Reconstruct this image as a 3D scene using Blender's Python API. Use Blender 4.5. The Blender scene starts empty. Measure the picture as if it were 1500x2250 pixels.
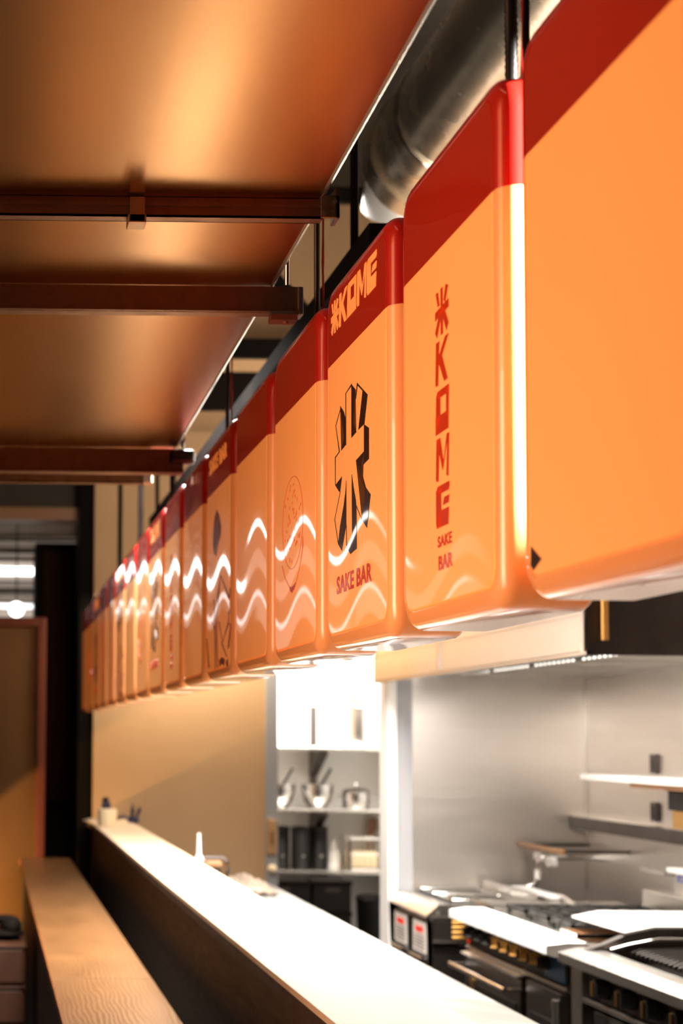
import bpy, bmesh, math, random
from mathutils import Vector, Matrix
random.seed(4)
C = bpy.context.scene.collection
PI = math.pi

# ------------------------------------------------------------ materials
def new_mat(name):
    m = bpy.data.materials.new(name); m.use_nodes = True
    return m, m.node_tree, m.node_tree.nodes['Principled BSDF']
def setp(b, **k):
    for a, v in k.items():
        n = a.replace('_', ' ')
        if n in b.inputs: b.inputs[n].default_value = v
def mat(name, col, rough=.5, metal=0., coat=0., noise=None, bump=None, emit=0., emcol=None, aniso=None):
    m, nt, b = new_mat(name)
    c = (*col, 1)
    setp(b, Base_Color=c, Roughness=rough, Metallic=metal, Coat_Weight=coat)
    if emit:
        setp(b, Emission_Color=(*(emcol or col), 1), Emission_Strength=emit)
    L = nt.links; N = nt.nodes
    tc = N.new('ShaderNodeTexCoord'); mp = N.new('ShaderNodeMapping'); L.new(tc.outputs['Object'], mp.inputs[0])
    if aniso: mp.inputs['Scale'].default_value = aniso
    if noise:
        sc, amt = noise[:2]
        t = N.new('ShaderNodeTexNoise'); t.inputs['Scale'].default_value = sc; t.inputs['Detail'].default_value = 6 if len(noise) < 3 else noise[2]
        L.new(mp.outputs[0], t.inputs['Vector'])
        mx = N.new('ShaderNodeMix'); mx.data_type = 'RGBA'
        mx.inputs['A'].default_value = c
        mx.inputs['B'].default_value = (*[q * (1 - amt) for q in col], 1)
        L.new(t.outputs['Fac'], mx.inputs['Factor']); L.new(mx.outputs['Result'], b.inputs['Base Color'])
        mr = N.new('ShaderNodeMapRange'); mr.inputs['To Min'].default_value = max(.02, rough * .8); mr.inputs['To Max'].default_value = min(1, rough * 1.25)
        L.new(t.outputs['Fac'], mr.inputs['Value']); L.new(mr.outputs[0], b.inputs['Roughness'])
    if bump:
        sc, st = bump
        t = N.new('ShaderNodeTexNoise'); t.inputs['Scale'].default_value = sc; t.inputs['Detail'].default_value = 4
        L.new(mp.outputs[0], t.inputs['Vector'])
        bp = N.new('ShaderNodeBump'); bp.inputs['Strength'].default_value = st; bp.inputs['Distance'].default_value = .01
        L.new(t.outputs['Fac'], bp.inputs['Height']); L.new(bp.outputs[0], b.inputs['Normal'])
    return m

ORANGE = (.93, .47, .17); RED = (.33, .012, .004)
GLOW = .78
def sign_material(name, orange, red, wavy, glow=1.):
    m, nt, b = new_mat(name); N = nt.nodes; L = nt.links
    tc = N.new('ShaderNodeTexCoord'); sx = N.new('ShaderNodeSeparateXYZ'); L.new(tc.outputs['Object'], sx.inputs[0])
    st = N.new('ShaderNodeMath'); st.operation = 'GREATER_THAN'; st.inputs[1].default_value = .503
    L.new(sx.outputs['Z'], st.inputs[0])
    mx = N.new('ShaderNodeMix'); mx.data_type = 'RGBA'
    mx.inputs['A'].default_value = (*orange, 1); mx.inputs['B'].default_value = (*red, 1)
    L.new(st.outputs[0], mx.inputs['Factor']); L.new(mx.outputs['Result'], b.inputs['Base Color'])
    # orange emission added for even brightness of the signs, tinted by the print
    me = N.new('ShaderNodeMix'); me.data_type = 'RGBA'
    me.inputs['A'].default_value = (orange[0], orange[1] * .48, orange[2] * .22, 1)
    me.inputs['B'].default_value = me.inputs['A'].default_value if orange == red else (red[0] * .55, red[1] * .4, 0, 1)
    L.new(st.outputs[0], me.inputs['Factor']); L.new(me.outputs['Result'], b.inputs['Emission Color'])
    setp(b, Emission_Strength=GLOW * glow, Roughness=.38, Coat_Weight=1., Coat_Roughness=.035, Coat_IOR=1.5)
    if wavy:
        oi = N.new('ShaderNodeObjectInfo')
        ph = N.new('ShaderNodeMath'); ph.operation = 'MULTIPLY_ADD'; ph.inputs[1].default_value = 0; ph.inputs[2].default_value = .45
        L.new(oi.outputs['Random'], ph.inputs[0])
        a = N.new('ShaderNodeMath'); a.operation = 'MULTIPLY_ADD'; a.inputs[1].default_value = -2 * PI / .5
        L.new(sx.outputs['Y'], a.inputs[0]); L.new(ph.outputs[0], a.inputs[2])
        s = N.new('ShaderNodeMath'); s.operation = 'SINE'; L.new(a.outputs[0], s.inputs[0])
        h = N.new('ShaderNodeMath'); h.operation = 'MULTIPLY'; h.inputs[1].default_value = WAVE; L.new(s.outputs[0], h.inputs[0])
        cb = N.new('ShaderNodeCombineXYZ'); L.new(h.outputs[0], cb.inputs['Z'])
        ge = N.new('ShaderNodeNewGeometry')
        va = N.new('ShaderNodeVectorMath'); va.operation = 'ADD'; L.new(ge.outputs['Normal'], va.inputs[0]); L.new(cb.outputs[0], va.inputs[1])
        vn = N.new('ShaderNodeVectorMath'); vn.operation = 'NORMALIZE'; L.new(va.outputs[0], vn.inputs[0])
        L.new(vn.outputs[0], b.inputs['Coat Normal'])
    return m
WAVE = .04

M = {}
M['sign_face'] = sign_material('sign_face', ORANGE, RED, True)
M['sign_side'] = sign_material('sign_side', (.90, .43, .17), (.42, .008, .004), False, .35)
M['print_orange'] = sign_material('print_orange', ORANGE, ORANGE, True)
M['print_red'] = sign_material('print_red', (.42, .035, .006), (.42, .035, .006), True)
M['print_black'] = sign_material('print_black', (.022, .008, .004), (.022, .008, .004), True)
M['print_brown'] = sign_material('print_brown', (.13, .015, .004), (.13, .015, .004), True)
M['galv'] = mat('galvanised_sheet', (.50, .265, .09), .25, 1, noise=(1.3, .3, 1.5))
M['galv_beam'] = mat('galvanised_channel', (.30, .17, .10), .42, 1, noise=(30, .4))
M['steel'] = mat('stainless_steel', (.80, .77, .72), .25, 1, noise=(2, .08))
M['steel_wall'] = mat('stainless_cladding', (.78, .73, .68), .34, 1, noise=(4, .15), aniso=(.4, .4, 5))
M['steel_dark'] = mat('dark_steel', (.12, .10, .09), .38, 1, noise=(9, .4))
M['chrome'] = mat('chrome', (.9, .88, .85), .1, 1)
M['duct'] = mat('duct_foil', (.88, .76, .58), .26, 1, bump=(4, .5), noise=(4, .2))
M['black_iron'] = mat('black_cast_iron', (.012, .011, .010), .55)
M['black_plastic'] = mat('black_plastic', (.006, .005, .004), .45)
M['black_plastic'].node_tree.nodes['Principled BSDF'].inputs['Specular IOR Level'].default_value = .2
M['pot_steel'] = mat('pot_steel', (.42, .40, .38), .22, 1)
M['dark_paint'] = mat('dark_paint', (.005, .003, .002), .8)
M['ddoor'] = mat('dark_brown_door', (.02, .007, .003), .9)
for q in ('dark_paint', 'ddoor'): M[q].node_tree.nodes['Principled BSDF'].inputs['Specular IOR Level'].default_value = .08
M['dark_ceiling'] = mat('dark_ceiling', (.035, .025, .016), .9, noise=(2, .4))
M['white'] = mat('white_enamel', (.85, .83, .80), .35)
M['white_wall'] = mat('white_wall', (.82, .80, .76), .7, noise=(5, .04))
M['beige_wall'] = mat('beige_wall', (.50, .31, .16), .8, noise=(6, .06))
M['grey_wall'] = mat('grey_trim', (.30, .30, .31), .5)
M['cream'] = mat('cream', (.85, .68, .42), .5)
M['navy'] = mat('navy_plastic', (.012, .012, .05), .4)
M['red_plastic'] = mat('red_plastic', (.7, .04, .03), .4)
M['red_cable'] = mat('red_cable', (.62, .02, .008), .4)
M['brown_metal'] = mat('brown_painted_metal', (.25, .12, .05), .45)
M['blue_label'] = mat('blue_label', (.06, .12, .6), .4)
M['label_white'] = mat('paper_label', (.62, .56, .50), .6)
M['orange_wood'] = mat('orange_stained_wood', (.17, .028, .004), .5, noise=(12, .4), aniso=(6, 6, .6))
M['ochre'] = mat('ochre_board', (.15, .06, .008), .75, noise=(3, .25))
M['crate'] = mat('orange_brown_crate', (.065, .018, .003), .6, noise=(8, .4))
M['dark_wood'] = mat('dark_stained_panel', (.06, .024, .007), .6, noise=(14, .4), aniso=(5, .5, 5))
M['ledge'] = mat('cream_ledge_top', (.74, .56, .38), .42, noise=(3, .05), bump=(60, .05))
M['ledge_edge'] = mat('brown_ledge_edge', (.04, .016, .005), .6, noise=(14, .3))
M['blind'] = mat('pale_metal_slats', (.40, .33, .27), .45, noise=(3, .3))
M['tube'] = mat('lit_tube', (1, 1, 1), emit=6, emcol=(1, .98, .95))
M['glow_pane'] = mat('daylit_pane', (.5, .42, .35), .6, emit=.42, emcol=(.9, .75, .62))
M['floor'] = mat('dark_floor', (.035, .022, .014), .95, noise=(3, .4))
M['tile_red'] = mat('red_indicator', (.7, .02, .01), .4, emit=.3)
M['brass'] = mat('warm_brass', (.75, .42, .12), .3, 1)

def marble():
    m, nt, b = new_mat('white_marble'); N = nt.nodes; L = nt.links
    tc = N.new('ShaderNodeTexCoord'); n = N.new('ShaderNodeTexNoise'); n.inputs['Scale'].default_value = 1.6; n.inputs['Detail'].default_value = 9; n.inputs['Distortion'].default_value = 1.4
    L.new(tc.outputs['Object'], n.inputs['Vector'])
    r = N.new('ShaderNodeValToRGB'); r.color_ramp.elements[0].position = .42; r.color_ramp.elements[0].color = (.30, .28, .25, 1)
    r.color_ramp.elements[1].position = .6; r.color_ramp.elements[1].color = (.50, .48, .45, 1)
    L.new(n.outputs['Fac'], r.inputs[0]); L.new(r.outputs[0], b.inputs['Base Color'])
    setp(b, Roughness=.16, Coat_Weight=.5, Coat_Roughness=.05)
    return m
M['marble'] = marble()
def bench_wood():
    m, nt, b = new_mat('embossed_oak'); N = nt.nodes; L = nt.links
    tc = N.new('ShaderNodeTexCoord')
    mp = N.new('ShaderNodeMapping'); mp.inputs['Scale'].default_value = (9, 2.4, 9); L.new(tc.outputs['Object'], mp.inputs[0])
    w = N.new('ShaderNodeTexWave'); w.bands_direction = 'X'; w.inputs['Scale'].default_value = 2.2; w.inputs['Distortion'].default_value = 9; w.inputs['Detail'].default_value = 3; w.inputs['Detail Scale'].default_value = .8
    L.new(mp.outputs[0], w.inputs['Vector'])
    n = N.new('ShaderNodeTexNoise'); n.inputs['Scale'].default_value = 1.1; n.inputs['Detail'].default_value = 7; L.new(mp.outputs[0], n.inputs['Vector'])
    mx = N.new('ShaderNodeMix'); mx.data_type = 'RGBA'; mx.inputs['A'].default_value = (.19, .088, .032, 1); mx.inputs['B'].default_value = (.10, .044, .014, 1)
    L.new(n.outputs['Fac'], mx.inputs['Factor']); L.new(mx.outputs['Result'], b.inputs['Base Color'])
    bp = N.new('ShaderNodeBump'); bp.inputs['Strength'].default_value = .14; bp.inputs['Distance'].default_value = .004
    L.new(w.outputs['Fac'], bp.inputs['Height']); L.new(bp.outputs[0], b.inputs['Normal'])
    setp(b, Roughness=.28)
    return m
M['bench'] = bench_wood()
def baffle():
    m, nt, b = new_mat('perforated_steel'); N = nt.nodes; L = nt.links
    tc = N.new('ShaderNodeTexCoord'); mp = N.new('ShaderNodeMapping'); mp.inputs['Scale'].default_value = (40, 40, 40); L.new(tc.outputs['Object'], mp.inputs[0])
    v = N.new('ShaderNodeTexVoronoi'); v.inputs['Scale'].default_value = 1; v.inputs['Randomness'].default_value = 0; L.new(mp.outputs[0], v.inputs['Vector'])
    r = N.new('ShaderNodeValToRGB'); r.color_ramp.elements[0].color = (.25, .2, .15, 1); r.color_ramp.elements[1].position = .4; r.color_ramp.elements[1].color = (.78, .68, .52, 1)
    L.new(v.outputs['Distance'], r.inputs[0]); L.new(r.outputs[0], b.inputs['Base Color']); setp(b, Metallic=1., Roughness=.4)
    return m
M['perforated'] = baffle()

# ------------------------------------------------------------ geometry helpers
class MB:
    def __init__(s): s.bm = bmesh.new()
    def box(s, x0, x1, y0, y1, z0, z1, bev=0):
        r = bmesh.ops.create_cube(s.bm, size=1)
        vs = r['verts']
        for v in vs:
            v.co = Vector(((x0 + x1) / 2 + v.co.x * (x1 - x0), (y0 + y1) / 2 + v.co.y * (y1 - y0), (z0 + z1) / 2 + v.co.z * (z1 - z0)))
        if bev:
            es = list({e for v in vs for e in v.link_edges})
            bmesh.ops.bevel(s.bm, geom=es, offset=bev, segments=2, affect='EDGES', profile=.5)
        return s
    def cyl(s, p, q, r, r2=None, seg=20, caps=True):
        p = Vector(p); q = Vector(q); d = q - p
        mt = Matrix.Translation((p + q) / 2) @ d.to_track_quat('Z', 'Y').to_matrix().to_4x4()
        bmesh.ops.create_cone(s.bm, cap_ends=caps, cap_tris=False, segments=seg, radius1=r, radius2=r if r2 is None else r2, depth=d.length, matrix=mt)
        return s
    def ball(s, p, r, sc=(1, 1, 1)):
        bmesh.ops.create_uvsphere(s.bm, u_segments=16, v_segments=10, radius=r, matrix=Matrix.Translation(p) @ Matrix.Diagonal((*sc, 1)))
        return s
    def tube(s, pts, r, seg=10):
        pts = [Vector(p) for p in pts]; rings = []
        for i, p in enumerate(pts):
            d = (pts[min(i + 1, len(pts) - 1)] - pts[max(i - 1, 0)]).normalized()
            q = d.to_track_quat('Z', 'Y')
            rings.append([s.bm.verts.new(p + q @ Vector((r * math.cos(2 * PI * k / seg), r * math.sin(2 * PI * k / seg), 0))) for k in range(seg)])
        for a, b in zip(rings, rings[1:]):
            for k in range(seg): s.bm.faces.new((a[k], a[(k + 1) % seg], b[(k + 1) % seg], b[k]))
        s.bm.faces.new(rings[0][::-1]); s.bm.faces.new(rings[-1])
        return s
    def lathe(s, prof, c=(0, 0, 0), seg=24):
        rings = []
        for r, z in prof:
            if r < 1e-5: rings.append([s.bm.verts.new((c[0], c[1], c[2] + z))])
            else: rings.append([s.bm.verts.new((c[0] + r * math.cos(2 * PI * k / seg), c[1] + r * math.sin(2 * PI * k / seg), c[2] + z)) for k in range(seg)])
        for a, b in zip(rings, rings[1:]):
            for k in range(seg):
                k2 = (k + 1) % seg
                if len(a) == 1 and len(b) == 1: continue
                if len(a) == 1: s.bm.faces.new((a[0], b[k2], b[k]))
                elif len(b) == 1: s.bm.faces.new((a[k], a[k2], b[0]))
                else: s.bm.faces.new((a[k], a[k2], b[k2], b[k]))
        return s
    def prism(s, pts, axis, a0, a1):
        """pts: outline in the two other axes (in order), extruded along axis from a0 to a1"""
        def mk(u, v, w):
            return {'x': (w, u, v), 'y': (u, w, v), 'z': (u, v, w)}[axis]
        A = [s.bm.verts.new(mk(u, v, a0)) for u, v in pts]; B = [s.bm.verts.new(mk(u, v, a1)) for u, v in pts]
        n = len(pts); fs = []
        fs.append(s.bm.faces.new(A)); fs.append(s.bm.faces.new(B[::-1]))
        for k in range(n): s.bm.faces.new((A[k], B[k], B[(k + 1) % n], A[(k + 1) % n]))
        bmesh.ops.triangulate(s.bm, faces=fs, quad_method='BEAUTY', ngon_method='EAR_CLIP')
        return s
    def build(s, name, m, parent=None, smooth=False):
        bmesh.ops.recalc_face_normals(s.bm, faces=s.bm.faces)
        me = bpy.data.meshes.new(name)
        if parent is not None:
            o0 = parent
            off = Vector(o0.get('_org', (0, 0, 0)))
            bmesh.ops.translate(s.bm, verts=s.bm.verts, vec=-off)
        s.bm.to_mesh(me); s.bm.free()
        if smooth:
            me.polygons.foreach_set('use_smooth', [True] * len(me.polygons))
            try: me.set_sharp_from_angle(angle=math.radians(38))
            except Exception: pass
        me.materials.append(m)
        o = bpy.data.objects.new(name, me); C.objects.link(o)
        if parent is not None:
            o.parent = parent
            o['_org'] = tuple(parent.get('_org', (0, 0, 0)))
        return o
def tag(o, label, cat, group=None):
    o['label'] = label; o['category'] = cat
    if group: o['group'] = group
    return o
def thing(name, label, cat, loc, group=None):
    o = bpy.data.objects.new(name, None); C.objects.link(o); o.location = loc; o['_org'] = tuple(loc)
    o.empty_display_size = .1
    return tag(o, label, cat, group)
def struct(name, mb, m):
    o = mb.build(name, m); o['kind'] = 'structure'; return o
def copy_tree(o, parent=None):
    c = o.copy(); C.objects.link(c)
    if parent: c.parent = parent
    for ch in list(o.children): copy_tree(ch, c)
    return c

# ------------------------------------------------------------ room shell
struct('floor', MB().box(-3.2, 3.1, -3, 14.6, -.1, 0), M['floor'])
struct('ceiling', MB().box(-3.2, 3.1, -3, 14.6, 5.4, 5.5), M['dark_ceiling'])
struct('wall_left', MB().box(-3.3, -3.2, -3, 14.6, 0, 5.4), M['dark_ceiling'])
struct('wall_near', MB().box(-3.2, 3.1, -3.1, -3, 0, 5.4), M['dark_ceiling'])
struct('wall_right', MB().box(2.94, 3.1, -3, 8.3, 0, 5.4), M['steel_wall'])
struct('wall_storage_side', MB().box(3.05, 3.15, 8.3, 14.6, 0, 5.4), M['white_wall'])
# beige end wall with its trim and the opening beside it
struct('wall_end', MB().box(.712, 1.865, 11.3, 11.42, 0, 3.72), M['beige_wall'])
struct('trim_1', MB().box(1.865, 1.945, 11.27, 11.45, 0, 3.72), M['grey_wall'])
struct('wall_above_opening', MB().box(.712, 3.05, 11.42, 11.5, 2.75, 5.4), M['beige_wall'])
struct('wall_storage', MB().box(1.0, 3.05, 12.95, 13.05, 0, 3.0), M['white_wall'])
struct('wall_storage_left', MB().box(.9, 1.0, 11.42, 13.05, 0, 3.0), M['white_wall'])
# stainless-clad end wall of the cook line, its grey edge post and white corner trim
struct('wall_cookline', MB().box(2.09, 2.94, 8.3, 8.42, 0, 2.75), M['steel_wall'])
struct('trim_2', MB().box(2.01, 2.088, 8.28, 8.44, 0, 2.75), M['grey_wall'])
struct('trim_3', MB().box(1.966, 2.009, 8.27, 8.45, 0, 2.75), M['white'])
struct('trim_4', MB().box(2.932, 2.939, 8.27, 8.299, .93, 2.3), M['steel'])
# far left: dark bulkhead, pillar, window wall
struct('wall_far', MB().box(-3.2, .9, 14.35, 14.45, 0, 5.4), M['dark_ceiling'])
struct('trim_5', MB().box(.612, .711, 11.32, 11.6, 0, 5.4), M['dark_paint'])          # pillar
struct('trim_6', MB().box(-3.2, .612, 11.4, 11.6, 3.2, 3.75), M['dark_ceiling'])      # bulkhead
struct('trim_7', MB().box(-3.2, .612, 11.38, 11.6, 3.115, 3.2), M['brown_metal'])
# low partition that carries the ledge
struct('wall_counter', MB().box(.705, .93, .9, 11.3, 0, 1.06), M['dark_wood'])

# window with tubes and slats behind, at the far left
w = MB()
for z in (2.45, 3.50): w.box(-3.1, .80, 14.2, 14.3, z, z + .06)
for x in (-3.1, -2.0, -.9, .74): w.box(x, x + .05, 14.2, 14.3, 2.5, 3.5)
wf = struct('window_1', w, M['steel_dark'])
p = MB().box(-3.1, .8, 14.32, 14.34, 2.48, 3.52).build('pane', M['glow_pane'], wf)
sl = MB()
for z0, z1 in ((3.30, 3.33), (3.20, 3.22), (3.13, 3.145), (2.95, 2.965), (2.86, 2.90), (2.78, 2.79)):
    sl.box(-3.05, .74, 14.24, 14.3, z0, z1)
sl.build('slat', M['steel_dark'], wf)
sl = MB()
for z0, z1 in ((3.34, 3.48), (3.225, 3.29), (3.15, 3.19), (2.91, 2.945), (2.80, 2.855)):
    sl.box(-3.05, .74, 14.26, 14.31, z0, z1)
sl.build('blind', M['blind'], wf)
def tube_light(x0, x1, z, lab, r=.034):
    t = thing('tube_light', lab, 'light', ((x0 + x1) / 2, 14.1, z), 'tube lights at the far window')
    MB().cyl((x0, 14.1, z), (x1, 14.1, z), r, seg=16).build('tube', M['tube'], t, True)
    for x in (x0 - .02, x1): MB().box(x, x + .02, 14.07, 14.13, z - .04, z + .04).build('end_cap', M['white'], t)
    h = MB().box(x0 - .02, x1 + .02, 14.135, 14.16, z - .02, z + .02).box(x0 + .1, x0 + .14, 14.16, 14.24, z - .02, z + .02).box(x1 - .14, x1 - .1, 14.16, 14.24, z - .02, z + .02)
    h.build('holder', M['white'], t)
tube_light(-2.2, -1.02, 3.33, 'unseen thin white tube light added high at the far left window', .022)  # out of view, added for the streaks reflected in the nearer signs
tube_light(-.95, .50, 3.03, 'bright white tube light across the far left window above the timber framed board')
t = thing('globe_lamp', 'round white globe lamp low in the far left window', 'lamp', (.235, 14.0, 2.70), None)
MB().ball((.235, 14.0, 2.70), .062).build('globe', M['tube'], t, True)
MB().cyl((.235, 14.0, 2.75), (.235, 14.0, 3.49), .006, seg=8).build('cord', M['dark_paint'], t)
t = thing('tube_light', 'dim white tube light along the bottom of the far left window', 'light', (-.3, 14.1, 2.72))
MB().cyl((-2.9, 14.12, 2.735), (.62, 14.12, 2.735), .02, seg=12).build('tube', mat('dim_tube', (1, 1, 1), emit=1.6), t, True)
MB().box(-2.9, .62, 14.13, 14.20, 2.72, 2.75).build('holder', M['white'], t)

# tall dark cabinet behind the board
t = thing('tall_cabinet', 'tall near-black cabinet standing beside the pillar at the left', 'cabinet', (.5, 11.8, 0))
MB().box(.325, .61, 11.65, 12.2, 0, 2.99, .008).build('body', M['dark_paint'], t)
MB().box(.375, .56, 11.63, 11.65, 1.2, 2.93, .004).build('door', M['ddoor'], t)

# timber framed board
t = thing('framed_board', 'ochre board in an orange timber frame leaning at the far end of the table', 'board', (0, 11.34, 0))
MB().box(-.62, .34, 11.335, 11.355, .3, 2.40).build('panel', M['ochre'], t)
fr = MB().box(.335, .392, 11.31, 11.37, .3, 2.445, .006).box(-.68, -.62, 11.31, 11.37, .3, 2.445, .006).box(-.62, .335, 11.31, 11.37, 2.385, 2.445, .006).box(-.62, .335, 11.31, 11.37, .24, .3, .006)
fr.box(.335, .392, 11.31, 11.37, 0, .3).box(-.68, -.62, 11.31, 11.37, 0, .3)
fr.build('frame', M['orange_wood'], t)

# ------------------------------------------------------------ ceiling sheets and beams
GS = 'galvanised ceiling sheets on hangers'
def sheet(y0, y1, xr0, xr1, z0, z1, lab):
    t = thing('ceiling_sheet', lab, 'metal sheet', ((xr0 - .75) , y0, z0), GS)
    b = MB(); v = []
    for (x, y, z) in ((-1.6, y0, z0), (xr0, y0, z0), (xr1, y1, z1), (-1.6, y1, z1)):
        v.append(b.bm.verts.new((x, y, z)))
    top = [b.bm.verts.new(q.co + Vector((0, 0, .004))) for q in v]
    b.bm.faces.new(v); b.bm.faces.new(top[::-1])
    for k in range(4): b.bm.faces.new((v[k], v[(k + 1) % 4], top[(k + 1) % 4], top[k]))
    b.build('sheet', M['galv'], t)
    e = MB(); e.cyl((xr0, y0, z0 + .004), (xr1, y1, z1 + .004), .006, seg=8)
    e.build('folded_edge', M['steel'], t)
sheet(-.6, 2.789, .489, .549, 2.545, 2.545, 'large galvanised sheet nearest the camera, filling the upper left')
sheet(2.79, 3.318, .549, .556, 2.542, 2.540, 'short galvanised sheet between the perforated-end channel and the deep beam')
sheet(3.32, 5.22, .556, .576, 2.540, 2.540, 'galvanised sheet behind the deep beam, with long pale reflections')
BG = 'brown-lit steel channels under the ceiling sheets'
t = thing('ceiling_channel', 'slim slotted steel channel with a clip and perforated end bracket under the first sheet', 'beam', (-.5, 2.78, 2.53), BG)
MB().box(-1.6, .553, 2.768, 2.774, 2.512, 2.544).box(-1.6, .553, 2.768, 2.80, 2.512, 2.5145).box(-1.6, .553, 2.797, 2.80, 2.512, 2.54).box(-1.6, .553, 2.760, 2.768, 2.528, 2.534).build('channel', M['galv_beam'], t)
MB().box(.226, .256, 2.757, 2.80, 2.498, 2.512, .001).box(.229, .253, 2.757, 2.762, 2.50, 2.541).build('clip', mat('clip_metal', (.5, .35, .22), .4, 1), t)
b = MB().box(.546, .577, 2.752, 2.758, 2.508, 2.546, .001).box(.571, .577, 2.752, 2.80, 2.508, 2.56)
br = b.build('end_bracket', mat('bracket_zinc', (.42, .30, .18), .35, 1, noise=(40, .5)), t)
b = MB()
for x, z in ((.553, 2.516), (.566, 2.519), (.569, 2.534)): b.cyl((x, 2.748, z), (x, 2.752, z), .0035, seg=6)
b.build('bolt', M['steel'], br)
t = thing('ceiling_channel', 'deep plain steel beam with squared open end under the second sheet seam', 'beam', (-.5, 3.31, 2.51), BG)
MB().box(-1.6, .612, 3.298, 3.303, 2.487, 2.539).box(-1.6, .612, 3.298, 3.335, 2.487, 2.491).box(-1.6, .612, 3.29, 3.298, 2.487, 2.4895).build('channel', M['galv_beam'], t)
MB().box(.608, .618, 3.292, 3.335, 2.482, 2.538, .001).build('end_plate', M['steel'], t)
MB().box(.555, .607, 3.296, 3.335, 2.472, 2.484).cyl((.585, 3.31, 2.466), (.585, 3.31, 2.472), .006, seg=6).build('end_bracket', mat('red_brown_bracket', (.30, .09, .05), .5, .6), t)  # end bracket in a reddish brown metal colour
MB().cyl((.590, 3.315, 2.538), (.590, 3.315, 5.4), .0055, seg=10).build('hanger_rod', M['chrome'], t, True)
MB().cyl((.590, 3.315, 2.5375), (.590, 3.315, 2.546), .013, .008, seg=6).build('nut', M['steel_dark'], t)
t = thing('ceiling_channel', 'far deep steel beam at the end of the third ceiling sheet', 'beam', (-.5, 5.2, 2.5), BG)
MB().box(-1.6, .60, 5.18, 5.187, 2.462, 2.537).box(-1.6, .60, 5.18, 5.23, 2.462, 2.468).box(-1.6, .60, 5.17, 5.18, 2.462, 2.466).build('channel', M['galv_beam'], t)
MB().box(.555, .637, 5.172, 5.21, 2.49, 2.536, .012).build('end_bracket', M['steel_dark'], t)
MB().cyl((.60, 5.2, 2.536), (.60, 5.2, 5.4), .007, seg=10).build('hanger_rod', M['chrome'], t, True)
t = thing('ceiling_channel', 'lowest narrow steel channel farthest along the ceiling, with a pale bracket at its end', 'beam', (-.5, 5.5, 2.47), BG)
MB().box(-1.6, .50, 5.5, 5.506, 2.478, 2.512).box(-1.6, .50, 5.5, 5.54, 2.478, 2.482).build('channel', M['galv_beam'], t)
MB().box(.50, .535, 5.49, 5.53, 2.475, 2.56, .006).build('end_bracket', M['steel'], t)
for x in (.42, -.8): MB().cyl((x, 5.52, 2.512), (x, 5.52, 5.4), .005, seg=8).build('hanger_rod', M['steel'], t, True)

# roof structure above the kitchen
t = thing('roof_truss', 'black crossed steel truss seen above the signs past the duct', 'truss', (1.9, 8.6, 4.4))
MB().box(.9, 3.0, 8.55, 8.6, 3.60, 3.70).build('bottom_chord', M['dark_paint'], t)
MB().box(.9, 3.0, 8.55, 8.6, 4.42, 4.5).build('top_chord', M['dark_paint'], t)
for a, b_ in (((1.1, 4.42), (1.75, 3.7)), ((1.75, 3.7), (2.3, 4.42)), ((2.3, 4.42), (2.9, 3.7))):
    dx, dz = b_[0] - a[0], b_[1] - a[1]; L_ = math.hypot(dx, dz); nx, nz = -dz / L_ * .03, dx / L_ * .03
    MB().prism([(a[0] - nx, a[1] - nz), (a[0] + nx, a[1] + nz), (b_[0] + nx, b_[1] + nz), (b_[0] - nx, b_[1] - nz)], 'y', 8.55, 8.6).build('diagonal', M['dark_paint'], t)
t = thing('roof_joist', 'black roof joist running away above the sign tops', 'beam', (.85, 6, 2.7))
MB().box(.83, .875, 3.65, 8.7, 2.73, 2.78).build('flange', M['dark_paint'], t)
MB().box(.845, .86, 3.65, 8.7, 2.61, 2.73).build('web', M['dark_paint'], t)
for y in (3.9, 8.5): MB().cyl((.852, y, 2.78), (.852, y, 5.4), .01, seg=8).build('hanger_rod', M['dark_paint'], t)
t = thing('cross_beam', 'pale horizontal roof beam behind the truss', 'beam', (2, 10.6, 4))
MB().box(.75, 3.0, 10.6, 10.7, 3.98, 4.06).build('flange', M['beige_wall'], t)
MB().box(.75, 3.0, 10.62, 10.7, 3.74, 3.98).build('web', M['dark_paint'], t)

# round duct
t = thing('round_duct', 'shiny round metal ventilation duct running above the signs', 'duct', (1.6, 6, 4.0))
b = MB(); seg = 40
prof = [(y, .225 + (.006 if abs(y - 5.75) < .03 else 0)) for y in [1.2 + .045 * k for k in range(107)]]
cx, cz = 1.6, 3.79
rings = []
for y, r in prof:
    rings.append([b.bm.verts.new((cx + r * math.cos(2 * PI * k / seg), y, cz + r * math.sin(2 * PI * k / seg))) for k in range(seg)])
for A, B in zip(rings, rings[1:]):
    for k in range(seg): b.bm.faces.new((A[k], A[(k + 1) % seg], B[(k + 1) % seg], B[k]))
b.build('pipe', M['duct'], t, True)
ye = prof[-1][0]
MB().cyl((cx, ye - .01, cz), (cx, ye + .12, cz), .243, seg=40).build('collar', M['duct'], t, True)
b = MB(); pts = [(cx, ye + .1 + .3 * math.sin(a), cz - .3 + .3 * math.cos(a)) for a in [PI / 3.2 * k / 8 for k in range(9)]]
b.tube(pts, .19, 28); b.build('elbow', mat('elbow_foil', (.92, .9, .86), .3, .6), t, True)
for y in (5.62,):
    b = MB(); b.tube([(cx + .232 * math.cos(a), y, cz + .232 * math.sin(a)) for a in [2 * PI * k / 28 for k in range(29)]], .008, 8); b.build('clamp_band', M['chrome'], t, True)
for y in (3.2, 5.06):
    MB().cyl((cx, y, cz + .21), (cx, y, 5.4), .008, seg=8).build('hanger_rod', M['steel'], t)

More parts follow.
